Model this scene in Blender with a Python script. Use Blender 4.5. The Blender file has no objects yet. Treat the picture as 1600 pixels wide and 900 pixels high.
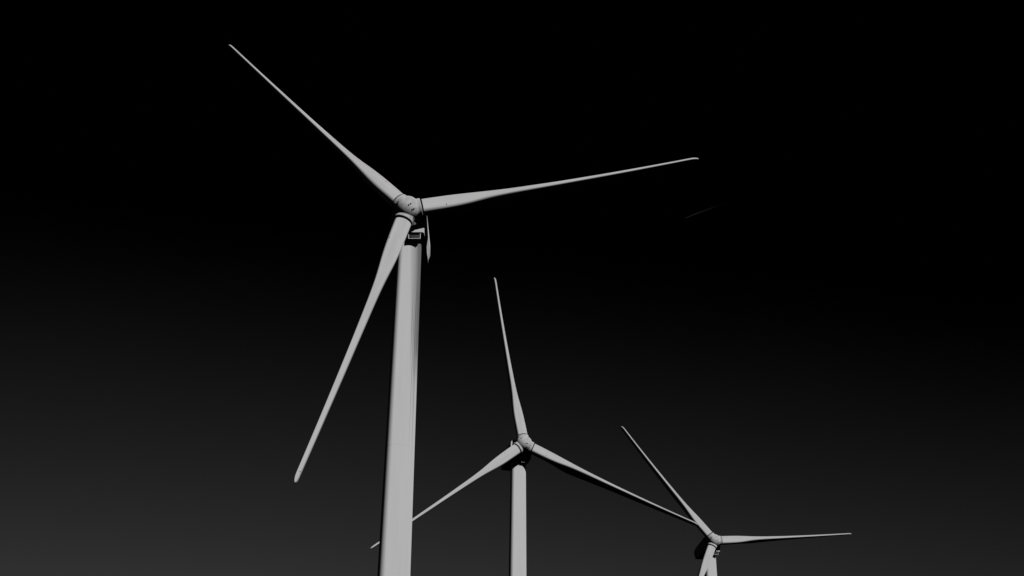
import bpy, bmesh, math
from mathutils import Matrix, Vector

R = math.radians
scene = bpy.context.scene
COL = scene.collection

# ------------------------------------------------------------------ measures
ROTOR_R = 38.5
OVERHANG = 4.2                      # rotor centre ahead of the tower axis
HUB_H = 83.381                      # rotor axis height over the tower axis
TILT = R(5.437)
HUB_Z = HUB_H + OVERHANG * math.sin(TILT)
HUB_Y = -OVERHANG * math.cos(TILT)
SUN_EL, SUN_AZ = R(31), R(32)       # azimuth: right of "straight behind the camera"
SUN_DIR = Vector((math.sin(SUN_AZ) * math.cos(SUN_EL), -math.cos(SUN_AZ) * math.cos(SUN_EL), math.sin(SUN_EL)))

# turbine: bearing right of the view axis, distance, yaw, rotor phase, base height, forward lean of the blade tips, small lag of each blade, turn of the blades about their own axes (degrees)
SITES = [
    (-0.0894307759, 148.462959, -0.0129822, 0.229622171, -2.614, -0.474, (-0.0047, 0.0012, 0.0036), (0.0, -8.0, 5.0)),
    (0.00629313519, 250.43156, 0.257708452, -0.374185259, 0.9426, 0.344, (-0.0013, 0.0, 0.0014), (-11.0, 10.0, -4.0)),
    (0.155147521, 336.115702, 0.157952467, 0.106045607, 2.850, -0.565, (0.0, 0.0, 0.0), (-2.0, 14.0, -4.0)),
]


# ------------------------------------------------------------------ materials
def new_mat(name):
    m = bpy.data.materials.new(name)
    m.use_nodes = True
    nt = m.node_tree
    nt.nodes.clear()
    out = nt.nodes.new('ShaderNodeOutputMaterial')
    return m, nt, out


def node(nt, kind, **kw):
    n = nt.nodes.new(kind)
    for k, v in kw.items():
        if k in n.inputs:
            n.inputs[k].default_value = v
        else:
            setattr(n, k, v)
    return n


def math_node(nt, op, a, b=None, clamp=False):
    n = nt.nodes.new('ShaderNodeMath')
    n.operation = op
    n.use_clamp = clamp
    for i, v in enumerate((a, b)):
        if v is None:
            continue
        if isinstance(v, (int, float)):
            n.inputs[i].default_value = v
        else:
            nt.links.new(v, n.inputs[i])
    return n.outputs[0]


def map_range(nt, v, a, b, c=0.0, d=1.0, smooth=True):
    n = nt.nodes.new('ShaderNodeMapRange')
    n.interpolation_type = 'SMOOTHSTEP' if smooth else 'LINEAR'
    nt.links.new(v, n.inputs['Value'])
    for k, x in (('From Min', a), ('From Max', b), ('To Min', c), ('To Max', d)):
        n.inputs[k].default_value = x
    return n.outputs['Result']


def noise(nt, vec, scale, detail=4, rough=0.55):
    n = node(nt, 'ShaderNodeTexNoise', Scale=scale, Detail=detail, Roughness=rough)
    if vec is not None:
        nt.links.new(vec, n.inputs['Vector'])
    return n.outputs['Fac']


def scaled_coords(nt, scale):
    tc = node(nt, 'ShaderNodeTexCoord')
    mp = node(nt, 'ShaderNodeMapping')
    mp.inputs['Scale'].default_value = scale
    nt.links.new(tc.outputs['Object'], mp.inputs['Vector'])
    return tc, mp.outputs['Vector']


def paint(name, base=0.8, grime=0.06, stretch=(1, 1, 1), grime_scale=1.2, stain=None, even=(0.71, 0.245, 0.05)):
    """Matt gel-coat: a chalky scatter that stays even until the light grazes it, with weathering."""
    m, nt, out = new_mat(name)
    tc, vec = scaled_coords(nt, stretch)
    n1 = noise(nt, vec, grime_scale, 6, 0.6)
    f = map_range(nt, n1, 0.35, 0.75, 1.0, 1.0 - grime * 2, False)
    val = math_node(nt, 'MULTIPLY', f, base)
    if stain is not None:
        val = math_node(nt, 'MULTIPLY', val, stain(nt, tc))
    rgb = node(nt, 'ShaderNodeCombineColor')
    for k in ('Red', 'Green', 'Blue'):
        nt.links.new(val, rgb.inputs[k])
    toon = node(nt, 'ShaderNodeBsdfToon', Size=even[0], Smooth=even[1])
    dif = node(nt, 'ShaderNodeBsdfDiffuse', Roughness=1.0)
    mix = node(nt, 'ShaderNodeMixShader', Fac=even[2])
    for s in (toon, dif):
        nt.links.new(rgb.outputs[0], s.inputs['Color'])
    nt.links.new(toon.outputs[0], mix.inputs[1])
    nt.links.new(dif.outputs[0], mix.inputs[2])
    nt.links.new(mix.outputs[0], out.inputs['Surface'])
    return m


def flat_mat(name, v, rough=0.8, var=0.3, scale=3.0):
    m, nt, out = new_mat(name)
    tc, vec = scaled_coords(nt, (1, 1, 1))
    n1 = noise(nt, vec, scale, 5)
    val = math_node(nt, 'MULTIPLY', map_range(nt, n1, 0.3, 0.7, 1 - var, 1 + var, False), v)
    rgb = node(nt, 'ShaderNodeCombineColor')
    for k in ('Red', 'Green', 'Blue'):
        nt.links.new(val, rgb.inputs[k])
    p = node(nt, 'ShaderNodeBsdfPrincipled', Roughness=rough)
    p.inputs['Specular IOR Level'].default_value = 0.15
    nt.links.new(rgb.outputs[0], p.inputs['Base Color'])
    nt.links.new(p.outputs[0], out.inputs['Surface'])
    return m


def tower_stain(nt, tc):
    """Gearbox oil that has run down one flank of the tower from the yaw ring."""
    sep = node(nt, 'ShaderNodeSeparateXYZ')
    nt.links.new(tc.outputs['Object'], sep.inputs[0])
    x, y, z = sep.outputs
    az = math_node(nt, 'ARCTAN2', x, math_node(nt, 'MULTIPLY', y, -1.0))    # 0 = towards the rotor, + = right flank
    comb = node(nt, 'ShaderNodeCombineXYZ')
    nt.links.new(az, comb.inputs[0])
    nt.links.new(math_node(nt, 'MULTIPLY', z, 0.02), comb.inputs[1])
    fine = noise(nt, comb.outputs[0], 14.0, 5, 0.62)
    wob = math_node(nt, 'MULTIPLY', math_node(nt, 'SUBTRACT', fine, 0.5), 0.16)
    azw = math_node(nt, 'ADD', az, wob)
    # left border of the film walks round the flank as it runs down
    border = math_node(nt, 'ADD', math_node(nt, 'MULTIPLY', math_node(nt, 'SUBTRACT', 80.0, z), 0.027), 0.16)
    d = math_node(nt, 'SUBTRACT', azw, border)
    step = map_range(nt, d, -0.04, 0.16)
    deep = map_range(nt, d, 0.05, 1.0)
    foot = map_range(nt, math_node(nt, 'ADD', z, math_node(nt, 'MULTIPLY', fine, 12.0)), 65.0, 74.0)
    far_side = map_range(nt, az, 2.4, 1.7)
    film = math_node(nt, 'ADD', math_node(nt, 'MULTIPLY', step, 0.17), math_node(nt, 'MULTIPLY', deep, 0.56))
    total = math_node(nt, 'MULTIPLY', math_node(nt, 'MULTIPLY', film, foot), far_side)
    # single runs that got farther down
    for c, w, low, k in ((0.58, 0.045, 60.0, 0.42), (0.74, 0.03, 50.0, 0.4), (0.90, 0.06, 56.0, 0.55), (1.03, 0.04, 48.0, 0.6), (1.17, 0.06, 60.0, 0.5)):
        dist = math_node(nt, 'ABSOLUTE', math_node(nt, 'SUBTRACT', math_node(nt, 'ADD', az, math_node(nt, 'MULTIPLY', wob, 0.3)), c))
        line = map_range(nt, dist, w, w * 0.3)
        run = math_node(nt, 'MULTIPLY', map_range(nt, z, low, low + 12.0), map_range(nt, z, 78.0, 66.0))
        total = math_node(nt, 'ADD', total, math_node(nt, 'MULTIPLY', math_node(nt, 'MULTIPLY', line, run), k))
    total = math_node(nt, 'MINIMUM', total, 0.7)
    return math_node(nt, 'SUBTRACT', 1.0, total)


def spinner_stain(nt, tc):
    """Grease thrown out of the hub seals on the lower right of the spinner."""
    sep = node(nt, 'ShaderNodeSeparateXYZ')
    nt.links.new(tc.outputs['Object'], sep.inputs[0])
    x, y, z = sep.outputs
    ang = math_node(nt, 'ARCTAN2', z, x)
    comb = node(nt, 'ShaderNodeCombineXYZ')
    nt.links.new(math_node(nt, 'MULTIPLY', ang, 1.0), comb.inputs[0])
    nt.links.new(math_node(nt, 'MULTIPLY', y, 0.25), comb.inputs[1])
    n1 = noise(nt, comb.outputs[0], 9.0, 3, 0.6)
    line = map_range(nt, n1, 0.50, 0.60)
    sector = map_range(nt, math_node(nt, 'ABSOLUTE', math_node(nt, 'ADD', ang, 1.12)), 0.62, 0.25)
    back = map_range(nt, y, -1.15, -0.6)
    return math_node(nt, 'SUBTRACT', 1.0, math_node(nt, 'MULTIPLY', math_node(nt, 'MULTIPLY', line, sector), math_node(nt, 'MULTIPLY', back, 0.85)))


M_blade = paint('blade_gelcoat', 0.56, 0.06, (0.15, 1, 1), 1.5)
M_tower = paint('tower_paint', 0.56, 0.03, (1.0, 1.0, 0.06), 1.2)
M_tower_oily = paint('oil_streaked_tower_paint', 0.56, 0.035, (1.0, 1.0, 0.06), 1.2, tower_stain)
M_spinner = paint('spinner_gelcoat', 0.54, 0.12, (1, 1, 1), 1.6, None, (0.50, 0.47, 0.25))
M_spinner_oily = paint('greasy_spinner_gelcoat', 0.54, 0.14, (1, 1, 1), 1.6, spinner_stain, (0.50, 0.47, 0.25))
M_nacelle = paint('nacelle_paint', 0.53, 0.06, (1, 1, 1), 0.9)
M_seal = flat_mat('black_rubber_seal', 0.012, 0.7, 0.3)
M_steel = flat_mat('dark_steel', 0.02, 0.6, 0.3)
M_concrete = flat_mat('foundation_concrete', 0.28, 0.9, 0.2, 1.0)


# ------------------------------------------------------------------ mesh helpers
def link_mesh(name, bm, mat, parent=None, sharp=R(38)):
    bmesh.ops.recalc_face_normals(bm, faces=bm.faces[:])
    for f in bm.faces:
        f.smooth = True
    for e in bm.edges:
        if len(e.link_faces) == 2 and e.calc_face_angle(0.0) > sharp:
            e.smooth = False
    me = bpy.data.meshes.new(name)
    bm.to_mesh(me)
    bm.free()
    me.materials.append(mat)
    o = bpy.data.objects.new(name, me)
    COL.objects.link(o)
    if parent:
        o.parent = parent
    return o


def loft(bm, rings, cap=True, closed=True):
    vr = [[bm.verts.new(p) for p in ring] for ring in rings]
    n = len(vr[0])
    for a, b in zip(vr, vr[1:]):
        for i in range(n if closed else n - 1):
            j = (i + 1) % n
            bm.faces.new((a[i], a[j], b[j], b[i]))
    if cap:
        bm.faces.new(vr[0][::-1])
        bm.faces.new(vr[-1])


def lathe(bm, prof, n=64, axis='Z', off=(0, 0, 0)):
    rings = []
    for r, h in prof:
        ring = []
        for i in range(n):
            a = 2 * math.pi * i / n
            c, s = r * math.cos(a), r * math.sin(a)
            p = {'Z': (c, s, h), 'X': (h, c, s), 'Y': (c, h, s)}[axis]
            ring.append(Vector(p) + Vector(off))
        rings.append(ring)
    loft(bm, rings)


def box(bm, lo, hi, bevel=0.0):
    r = bmesh.ops.create_cube(bm, size=1.0)
    vs = r['verts']
    for v in vs:
        v.co = Vector(((lo[k] + hi[k]) / 2 + v.co[k] * (hi[k] - lo[k]) for k in range(3)))
    if bevel:
        es = list({e for v in vs for e in v.link_edges})
        bmesh.ops.bevel(bm, geom=es, offset=bevel, segments=2, profile=0.5, affect='EDGES')


def lerp_table(tab, x):
    if x <= tab[0][0]:
        return tab[0][1]
    for (a, va), (b, vb) in zip(tab, tab[1:]):
        if x <= b:
            t = (x - a) / (b - a)
            return va + (vb - va) * t
    return tab[-1][1]


# ------------------------------------------------------------------ blade
ROOT_R = 1.10
T_CHORD = [(0, 2.2), (3, 2.2), (5, 2.4), (7.0, 2.75), (10, 2.95), (13, 2.6), (20, 2.02), (28, 1.55), (34, 1.27), (37, 1.15), (38.5, 1.10)]
T_THICK = [(0, 1.0), (3, 1.0), (5, 0.86), (7, 0.68), (10, 0.46), (13, 0.39), (20, 0.345), (28, 0.33), (38.5, 0.31)]
T_PITCH = [(0, 95), (6, 95), (8, 98), (10, 100), (13, 98), (18, 94), (22, 91.5), (30, 88.5), (38.5, 85)]
T_CIRC = [(0, 1), (2.6, 1), (4.5, 0.78), (7.0, 0.38), (10, 0.0), (99, 0)]


def smooth_table(tab, x, w=1.2):
    return sum(lerp_table(tab, x + w * k) for k in (-1, -0.5, 0, 0.5, 1)) / 5


def blade_mesh():
    bm = bmesh.new()
    N = 48
    radii = [1.94, 2.05, 2.2, 2.5]
    r = 2.8
    while r < 37.4:
        radii.append(r)
        r += 0.45
    radii += [37.4, 37.7, 37.95, 38.15, 38.3, 38.4, 38.46, 38.5]
    rings = []
    for r in radii:
        c = smooth_table(T_CHORD, r)
        t = smooth_table(T_THICK, r)
        w = max(0.0, min(1.0, smooth_table(T_CIRC, r)))
        p = R(smooth_table(T_PITCH, r))
        k = 1.0
        rake = 0.0
        if r > 37.3:                                   # rounded, swept-back tip
            u = (r - 37.3) / (ROTOR_R - 37.3)
            k = max(0.06, math.sqrt(max(0.0, 1 - u ** 3.0)))
            rake = 0.2 * u * u
        le = Vector((0, -math.sin(p), -math.cos(p)))
        nn = Vector((0, -math.cos(p), math.sin(p)))
        bend = -1.7 * ((r / ROTOR_R) ** 2 - r / ROTOR_R)   # moulded bow of the blade
        ring = []
        for i in range(N):
            th = 2 * math.pi * i / N
            u = (1 - math.cos(th)) / 2
            s = 1 if math.sin(th) >= 0 else -1
            yt = 5 * t * (0.2969 * math.sqrt(u) - 0.126 * u - 0.3516 * u * u + 0.2843 * u ** 3 - 0.1015 * u ** 4)
            camber = 0.022 * 4 * u * (1 - u)
            ax, ay = (0.30 - u) * c * k - rake, (s * yt + camber) * c * k
            cx, cy = (0.5 - u) * 2 * ROOT_R, math.sin(th) * ROOT_R
            X, Y = ax * (1 - w) + cx * w, ay * (1 - w) + cy * w
            ring.append(Vector((r, bend, 0)) + le * X + nn * Y)
        rings.append(ring)
    loft(bm, rings)
    return bm


# ------------------------------------------------------------------ spinner (blended from a dome, three collars and a rear drum)
def spinner_object(parent):
    bm = bmesh.new()
    prof = []
    for i in range(1, 40):
        a = math.pi * i / 40
        y = -math.cos(a)
        rr = math.sin(a)
        prof.append((1.58 * rr, (1.75 if y < 0 else 1.5) * y - 0.26))
    lathe(bm, prof, 72, 'Y')
    lathe(bm, [(1.35, 0.0), (1.45, 0.22), (1.86, 0.98), (1.84, 1.25), (1.45, 1.5)], 72, 'Y')
    tmp = bpy.data.meshes.new('tmp_dome')
    for k in range(3):
        m = Matrix.Rotation(-k * 2 * math.pi / 3, 4, 'Y')
        b2 = bmesh.new()
        lathe(b2, [(1.25, 0.3), (1.25, 1.0), (1.18, 1.45), (1.20, 1.47), (1.20, 1.73)], 72, 'X')
        b2.transform(m)
        b2.to_mesh(tmp)
        bm.from_mesh(tmp)
        b2.free()
    bm.to_mesh(tmp)
    bm.free()
    o = bpy.data.objects.new('tmp_spinner', tmp)
    COL.objects.link(o)
    md = o.modifiers.new('blend', 'REMESH')
    md.mode = 'VOXEL'
    md.voxel_size = 0.045
    sm = o.modifiers.new('fair', 'SMOOTH')
    sm.factor = 0.5
    sm.iterations = 6
    dg = bpy.context.evaluated_depsgraph_get()
    me = bpy.data.meshes.new_from_object(o.evaluated_get(dg))
    bpy.data.objects.remove(o)
    me.name = 'spinner'
    for p in me.polygons:
        p.use_smooth = True
    me.materials.clear()
    me.materials.append(M_spinner)
    s = bpy.data.objects.new('spinner', me)
    COL.objects.link(s)
    s.parent = parent
    # pairs of lifting lugs in the valleys between the blade collars
    from mathutils.bvhtree import BVHTree
    bv = BVHTree.FromPolygons([v.co for v in me.vertices], [list(p.vertices) for p in me.polygons])
    for ang, rad in ((-74, 0.60), (-46, 0.62), (-66, 1.16), (-54, 1.20), (158, 1.08), (174, 1.12)):
        a = R(ang)
        hit, nrm, _, _ = bv.ray_cast(Vector((rad * math.cos(a), -5, rad * math.sin(a))), Vector((0, 1, 0)))
        if hit is None:
            continue
        b3 = bmesh.new()
        lathe(b3, [(0.10, -0.03), (0.10, 0.03), (0.07, 0.035), (0.07, 0.08), (0.03, 0.10)], 14, 'Z')
        q = Vector((0, 0, 1)).rotation_difference(nrm)
        b3.transform(Matrix.Translation(hit) @ q.to_matrix().to_4x4())
        link_mesh('lifting_lug', b3, M_steel, s)
    return s


# ------------------------------------------------------------------ nacelle (hub-centred coordinates, level, rear = +Y)
def nacelle_bm():
    bm = bmesh.new()
    # (half width, z) down one side at the front and at the rear
    def sect(y, top, wid, bot):
        half = [(0.0, top + 0.06), (1.62 * wid, top), (2.0 * wid, top - 0.16), (2.22 * wid, top - 0.62), (2.26 * wid, -1.05),
                (2.24 * wid, -1.18), (2.02 * wid, bot + 0.52), (2.02 * wid, bot + 0.06), (1.96 * wid, bot), (0.0, bot)]
        right = [(x, y, z) for x, z in half]
        left = [(-x, y, z) for x, z in half[1:-1]][::-1]
        return [Vector(p) for p in right + left]
    rings = [sect(1.70, 1.30, 0.95, -2.28), sect(1.78, 1.40, 0.99, -2.35), sect(1.95, 1.42, 1.0, -2.36),
             sect(5.0, 1.10, 1.0, -2.36), sect(9.6, 0.55, 0.99, -2.34), sect(10.7, 0.32, 0.96, -2.30), sect(10.95, 0.18, 0.92, -2.2)]
    loft(bm, rings)
    return bm


# ------------------------------------------------------------------ one turbine
def make_turbine():
    root = bpy.data.objects.new('wind_turbine', None)
    root.empty_display_size = 3
    COL.objects.link(root)

    z_top = HUB_Z - 2.62
    prof = [(2.20 - (2.20 - 1.53) * z / z_top, z) for z in [0.25 + (z_top - 0.25) * i / 60 for i in range(61)]]
    bm = bmesh.new()
    lathe(bm, prof, 128)
    tower = link_mesh('tower', bm, M_tower, root)

    for zf in (27.0, 53.5):                            # bolted joints between the tower cans
        rr = 2.20 - 0.67 * zf / z_top
        bm = bmesh.new()
        lathe(bm, [(rr - 0.02, zf - 0.05), (rr + 0.006, zf - 0.045), (rr + 0.006, zf + 0.045), (rr - 0.02, zf + 0.05)], 128)
        link_mesh('flange', bm, M_tower, tower)
    bm = bmesh.new()
    lathe(bm, [(3.4, -0.6), (3.4, 0.1), (3.2, 0.22), (2.4, 0.24)], 64)
    link_mesh('foundation', bm, M_concrete, tower)
    bm = bmesh.new()
    box(bm, (-0.48, -2.25, 0.75), (0.48, -2.0, 2.95), 0.06)
    door = link_mesh('door', bm, M_tower, tower)
    bm = bmesh.new()
    box(bm, (0.28, -2.31, 1.75), (0.36, -2.245, 1.95), 0.01)
    link_mesh('handle', bm, M_steel, door)

    # yaw ring between tower and nacelle
    bm = bmesh.new()
    lathe(bm, [(1.56, z_top + 0.003), (1.62, z_top + 0.05), (1.62, z_top + 0.16), (1.50, z_top + 0.2), (1.50, HUB_Z - 2.30)], 96)
    link_mesh('yaw_ring', bm, M_steel, root)

    hubm = Matrix.Translation((0, HUB_Y, HUB_Z))
    nac = link_mesh('nacelle', nacelle_bm(), M_nacelle, root, R(25))
    nac.matrix_local = hubm
    # cooling duct with a framed mouth hanging below the front of the housing
    bm = bmesh.new()
    f0, f1 = 1.85, 2.02
    box(bm, (0.10, f0, -3.14), (1.50, f1, -3.075), 0.015)          # lower lip
    box(bm, (0.02, f0, -3.14), (0.098, f1, -2.38), 0.015)
    box(bm, (1.502, f0, -3.14), (1.58, f1, -2.38), 0.015)
    fr = link_mesh('vent_frame', bm, M_nacelle, nac)
    bm = bmesh.new()
    box(bm, (0.04, f1 + 0.003, -3.1), (1.56, 2.55, -2.363), 0.03)
    link_mesh('vent_duct', bm, M_steel, nac)
    bm = bmesh.new()
    lathe(bm, [(1.20, 1.40), (1.25, 1.52), (1.25, 1.697)], 64, 'Y')
    link_mesh('shaft_seal', bm, M_seal, nac)
    # wind vane and anemometer mast on the rear of the roof
    bm = bmesh.new()
    lathe(bm, [(0.05, 0.30), (0.04, 2.2)], 12, 'Z', (0.5, 9.2, 0))
    box(bm, (-0.2, 9.17, 1.75), (1.2, 9.23, 1.81), 0.01)
    lathe(bm, [(0.02, 1.8), (0.09, 2.0), (0.02, 2.12)], 12, 'Z', (-0.15, 9.2, 0))
    lathe(bm, [(0.02, 1.8), (0.06, 1.95), (0.02, 2.1)], 12, 'Z', (1.15, 9.2, 0))
    link_mesh('weather_mast', bm, M_steel, nac)

    spin = spinner_object(root)
    bm = blade_mesh()
    proto = link_mesh('blade', bm, M_blade, root, R(50))
    bm = bmesh.new()
    lathe(bm, [(0.97, 1.66), (1.0, 1.70), (1.0, 1.93), (0.97, 1.96)], 64, 'X')
    ring = link_mesh('root_seal', bm, M_seal, proto)
    from mathutils.bvhtree import BVHTree
    me = proto.data
    bv = BVHTree.FromPolygons([v.co for v in me.vertices], [list(p.vertices) for p in me.polygons])
    for kind, org, direc, rad in (('drain_hole', (4.9, -6, -0.62), (0, 1, 0), 0.07), ('lightning_receptor', (37.1, -0.02, 4), (0, 0, -1), 0.08),
                                  ('lightning_receptor', (37.1, -0.02, -4), (0, 0, 1), 0.08)):
        hit, nrm, _, _ = bv.ray_cast(Vector(org), Vector(direc))
        if hit is None:
            continue
        bm = bmesh.new()
        lathe(bm, [(rad, -0.03), (rad, 0.004), (rad * 0.8, 0.008)], 14)
        bm.transform(Matrix.Translation(hit) @ Vector((0, 0, 1)).rotation_difference(nrm).to_matrix().to_4x4())
        link_mesh(kind, bm, M_steel, proto)
    blades = [proto]
    for _ in range(2):
        b = proto.copy()
        COL.objects.link(b)
        b.parent = root
        for ch in list(proto.children):
            s = ch.copy()
            COL.objects.link(s)
            s.parent = b
        blades.append(b)
    return root


def pose(root, site):
    b, dist, yaw, phase, dz, lean, lag, pitch = site
    root.location = (dist * math.sin(b), dist * math.cos(b), dz)
    root.rotation_euler = (0, 0, yaw)
    rotor = Matrix.Translation((0, HUB_Y, HUB_Z)) @ Matrix.Rotation(-TILT, 4, 'X')
    k = 0
    for ch in root.children:
        kind = ch.name.split('.')[0]
        if kind == 'spinner':
            ch.matrix_local = rotor @ Matrix.Rotation(-phase, 4, 'Y')
        elif kind == 'blade':
            ch.matrix_local = rotor @ Matrix.Rotation(-(phase + lag[k] + k * 2 * math.pi / 3), 4, 'Y') @ Matrix.Rotation(-lean / ROTOR_R, 4, 'Z') @ Matrix.Rotation(R(pitch[k]), 4, 'X')
            k += 1


def copy_tree(o, parent=None):
    c = o.copy()
    COL.objects.link(c)
    if parent:
        c.parent = parent
    for ch in list(o.children):
        copy_tree(ch, c)
    return c


turbines = [make_turbine()]
turbines += [copy_tree(turbines[0]) for _ in SITES[1:]]
labels = ['nearest and tallest white wind turbine, dark oil streaks running down its upper tower',
          'mid-distance white wind turbine with one blade pointing almost straight up',
          'farthest and smallest white wind turbine with one blade level towards the right']
for t, s, l in zip(turbines, SITES, labels):
    pose(t, s)
    t['label'] = l
    t['category'] = 'wind turbine'
    t['group'] = 'white wind turbines standing in a row'
# the nearest one is the dirty one
for ch in turbines[0].children:
    kind = ch.name.split('.')[0]
    if kind in ('tower', 'spinner'):
        ch.data = ch.data.copy()
        ch.data.materials[0] = M_tower_oily if kind == 'tower' else M_spinner_oily
        ch['label'] = 'oil streaked tower' if kind == 'tower' else 'grease streaked spinner'

# ------------------------------------------------------------------ ground
anchors = [(0.0, 0.0, 0.0)] + [(d * math.sin(b), d * math.cos(b), dz) for b, d, _, _, dz, *_ in SITES]


def ground_z(x, y):
    num = den = 0.0
    for ax, ay, az in anchors:
        w = 1.0 / (((x - ax) ** 2 + (y - ay) ** 2) + 30.0) ** 1.5
        num += w * az
        den += w
    den += 1.0 / 400.0 ** 3
    base = num / den
    far = math.hypot(x, y - 160)
    k = min(1.0, max(0.0, (far - 260) / 900))
    return base + k * k * (9 * math.sin(x * 0.0021 + 1) * math.cos(y * 0.0017) - 6)


def axis_steps():
    v, s, out = 0.0, 10.0, [0.0]
    while v < 420:
        v += s
        out.append(v)
    while v < 14000:
        s *= 1.22
        v += s
        out.append(v)
    return sorted(set([-a for a in out] + out))


bm = bmesh.new()
xs = axis_steps()
ys = [a + 160 for a in xs]
grid = [[bm.verts.new((x, y, ground_z(x, y))) for x in xs] for y in ys]
for j in range(len(ys) - 1):
    for i in range(len(xs) - 1):
        bm.faces.new((grid[j][i], grid[j][i + 1], grid[j + 1][i + 1], grid[j + 1][i]))
m, nt, out = new_mat('dark_heath')
tc, vec = scaled_coords(nt, (1, 1, 1))
a = noise(nt, vec, 0.03, 6)
b = noise(nt, vec, 1.3, 5)
v = math_node(nt, 'ADD', map_range(nt, a, 0.3, 0.7, 0.003, 0.005), map_range(nt, b, 0.3, 0.7, -0.0015, 0.002))
rgb = node(nt, 'ShaderNodeCombineColor')
for k in ('Red', 'Green', 'Blue'):
    nt.links.new(v, rgb.inputs[k])
d = node(nt, 'ShaderNodeBsdfDiffuse', Roughness=1.0)
nt.links.new(rgb.outputs[0], d.inputs['Color'])
nt.links.new(d.outputs[0], out.inputs['Surface'])
g = link_mesh('ground', bm, m)
g['kind'] = 'structure'

# ------------------------------------------------------------------ faint vapour trail high over the plain
CAM_Z = 1.7
F_PX, PITCH, ROLL = 2016.783, 0.445429556, 0.0089337


def view_ray(px, py):
    u, w = px - 800, py - 450
    c, s = math.cos(ROLL), math.sin(ROLL)
    u, w = c * u + s * w, -s * u + c * w
    fw = Vector((0, math.cos(PITCH), math.sin(PITCH)))
    up = Vector((0, -math.sin(PITCH), math.cos(PITCH)))
    return (fw + Vector((1, 0, 0)) * (u / F_PX) - up * (w / F_PX)).normalized()


TRAIL_ALT = 5200.0
ends = []
for px, py in ((1064, 343), (1146, 312)):
    rdir = view_ray(px, py)
    ends.append(Vector((0, 0, CAM_Z)) + rdir * (TRAIL_ALT / rdir.z))
p0, p1 = ends
length = (p1 - p0).length
bm = bmesh.new()
prof = []
for i in range(41):
    u = i / 40
    prof.append((max(0.05, 3.6 * math.sin(math.pi * min(1, max(0, u))) ** 0.5 * (1 - 0.35 * u)), u * length))
lathe(bm, prof, 16, 'X')
m, nt, out = new_mat('ice_cloud')
tc, vec = scaled_coords(nt, (0.004, 1, 1))
sep = node(nt, 'ShaderNodeSeparateXYZ')
nt.links.new(tc.outputs['Object'], sep.inputs[0])
al = math_node(nt, 'MULTIPLY', map_range(nt, sep.outputs[0], length * 0.02, length * 0.14), map_range(nt, sep.outputs[0], length, length * 0.1))
brk = noise(nt, vec, 3.0, 3)
al = math_node(nt, 'MULTIPLY', al, map_range(nt, brk, 0.3, 0.7, 0.7, 1.1, False))
al = math_node(nt, 'MULTIPLY', al, 0.06)
df = node(nt, 'ShaderNodeBsdfDiffuse', Color=(0.8, 0.8, 0.8, 1))
tr = node(nt, 'ShaderNodeBsdfTransparent')
mx = node(nt, 'ShaderNodeMixShader')
nt.links.new(al, mx.inputs[0])
nt.links.new(tr.outputs[0], mx.inputs[1])
nt.links.new(df.outputs[0], mx.inputs[2])
nt.links.new(mx.outputs[0], out.inputs['Surface'])
trail = link_mesh('vapour_trail', bm, m)
trail.matrix_world = Matrix.Translation(p0) @ Vector((1, 0, 0)).rotation_difference((p1 - p0).normalized()).to_matrix().to_4x4()
trail['label'] = 'faint short slanting vapour trail alone in the black sky'
trail['category'] = 'vapour trail'

# ------------------------------------------------------------------ sky, seen as through the deep red filter of a black and white film
world = bpy.data.worlds.new('World')
scene.world = world
world.use_nodes = True
nt = world.node_tree
nt.nodes.clear()
sky = nt.nodes.new('ShaderNodeTexSky')
sky.sky_type = 'NISHITA'
sky.sun_disc = False
sky.sun_elevation = SUN_EL
sky.sun_rotation = math.atan2(SUN_DIR.x, SUN_DIR.y)
sky.altitude = 200
sky.air_density = 1.0
sky.dust_density = 1.2
sky.ozone_density = 1.0
sep = nt.nodes.new('ShaderNodeSeparateColor')
nt.links.new(sky.outputs[0], sep.inputs[0])
BLACK_POINT, GAIN, CURVE, SHOULDER = 1.38, 0.143, 1.28, 0.29
tc = nt.nodes.new('ShaderNodeTexCoord')


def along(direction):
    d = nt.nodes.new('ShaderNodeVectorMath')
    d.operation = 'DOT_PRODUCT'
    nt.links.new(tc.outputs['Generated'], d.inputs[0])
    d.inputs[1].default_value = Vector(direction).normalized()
    return d.outputs['Value']


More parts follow.
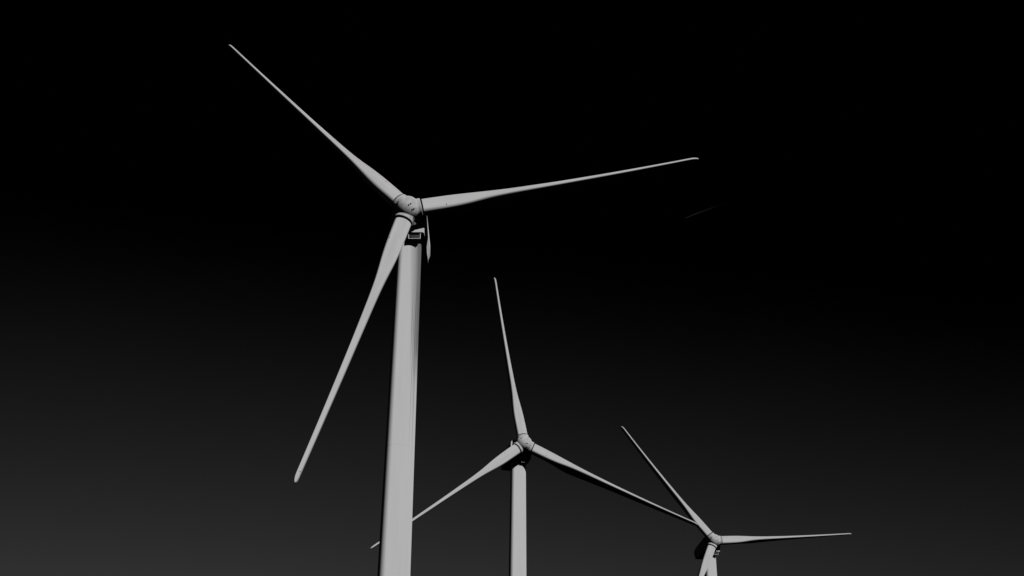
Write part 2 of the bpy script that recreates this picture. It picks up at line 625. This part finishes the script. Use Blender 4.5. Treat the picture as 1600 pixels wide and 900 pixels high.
# thin high haze: paler over the middle of the row of turbines, and nowhere quite even
haze = map_range(nt, along((0.07, 0.93, 0.34)), 0.86, 1.0, 0.975, 1.085, False)
mott = noise(nt, tc.outputs['Generated'], 5.0, 6, 0.6)
haze = math_node(nt, 'ADD', haze, math_node(nt, 'MULTIPLY', math_node(nt, 'SUBTRACT', mott, 0.5), 0.06))
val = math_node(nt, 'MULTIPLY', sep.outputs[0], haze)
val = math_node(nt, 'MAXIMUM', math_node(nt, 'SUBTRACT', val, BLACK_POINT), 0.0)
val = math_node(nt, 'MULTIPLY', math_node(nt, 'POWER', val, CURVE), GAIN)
# added sky dimming to cut fill light
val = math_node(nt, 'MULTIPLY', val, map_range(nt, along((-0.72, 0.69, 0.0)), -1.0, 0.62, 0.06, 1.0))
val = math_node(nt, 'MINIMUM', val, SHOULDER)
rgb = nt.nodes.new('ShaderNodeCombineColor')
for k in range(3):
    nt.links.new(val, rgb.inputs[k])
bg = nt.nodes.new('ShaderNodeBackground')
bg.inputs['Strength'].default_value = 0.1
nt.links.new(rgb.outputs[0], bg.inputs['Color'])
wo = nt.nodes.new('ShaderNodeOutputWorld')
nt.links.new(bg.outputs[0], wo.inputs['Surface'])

# ------------------------------------------------------------------ sun
sl = bpy.data.lights.new('sun', 'SUN')
sl.energy = 4.55
sl.angle = R(0.53)
so = bpy.data.objects.new('sun', sl)
so.rotation_euler = (-SUN_DIR).to_track_quat('-Z', 'Y').to_euler()
so.location = SUN_DIR * 300
COL.objects.link(so)

# ------------------------------------------------------------------ camera
cam = bpy.data.cameras.new('camera')
cam.sensor_width = 36
cam.lens = F_PX / 1600 * 36
cam.clip_start = 0.1
cam.clip_end = 60000
co = bpy.data.objects.new('camera', cam)
co.matrix_world = Matrix.Translation((0, 0, CAM_Z)) @ Matrix.Rotation(math.pi / 2 + PITCH, 4, 'X') @ Matrix.Rotation(ROLL, 4, 'Z')
COL.objects.link(co)
scene.camera = co

scene.cycles.diffuse_bounces = 0          # hard, contrasty print: no light bounced between the matt surfaces
scene.view_settings.view_transform = 'Standard'
scene.view_settings.look = 'None'
scene.view_settings.exposure = 0
scene.view_settings.gamma = 1
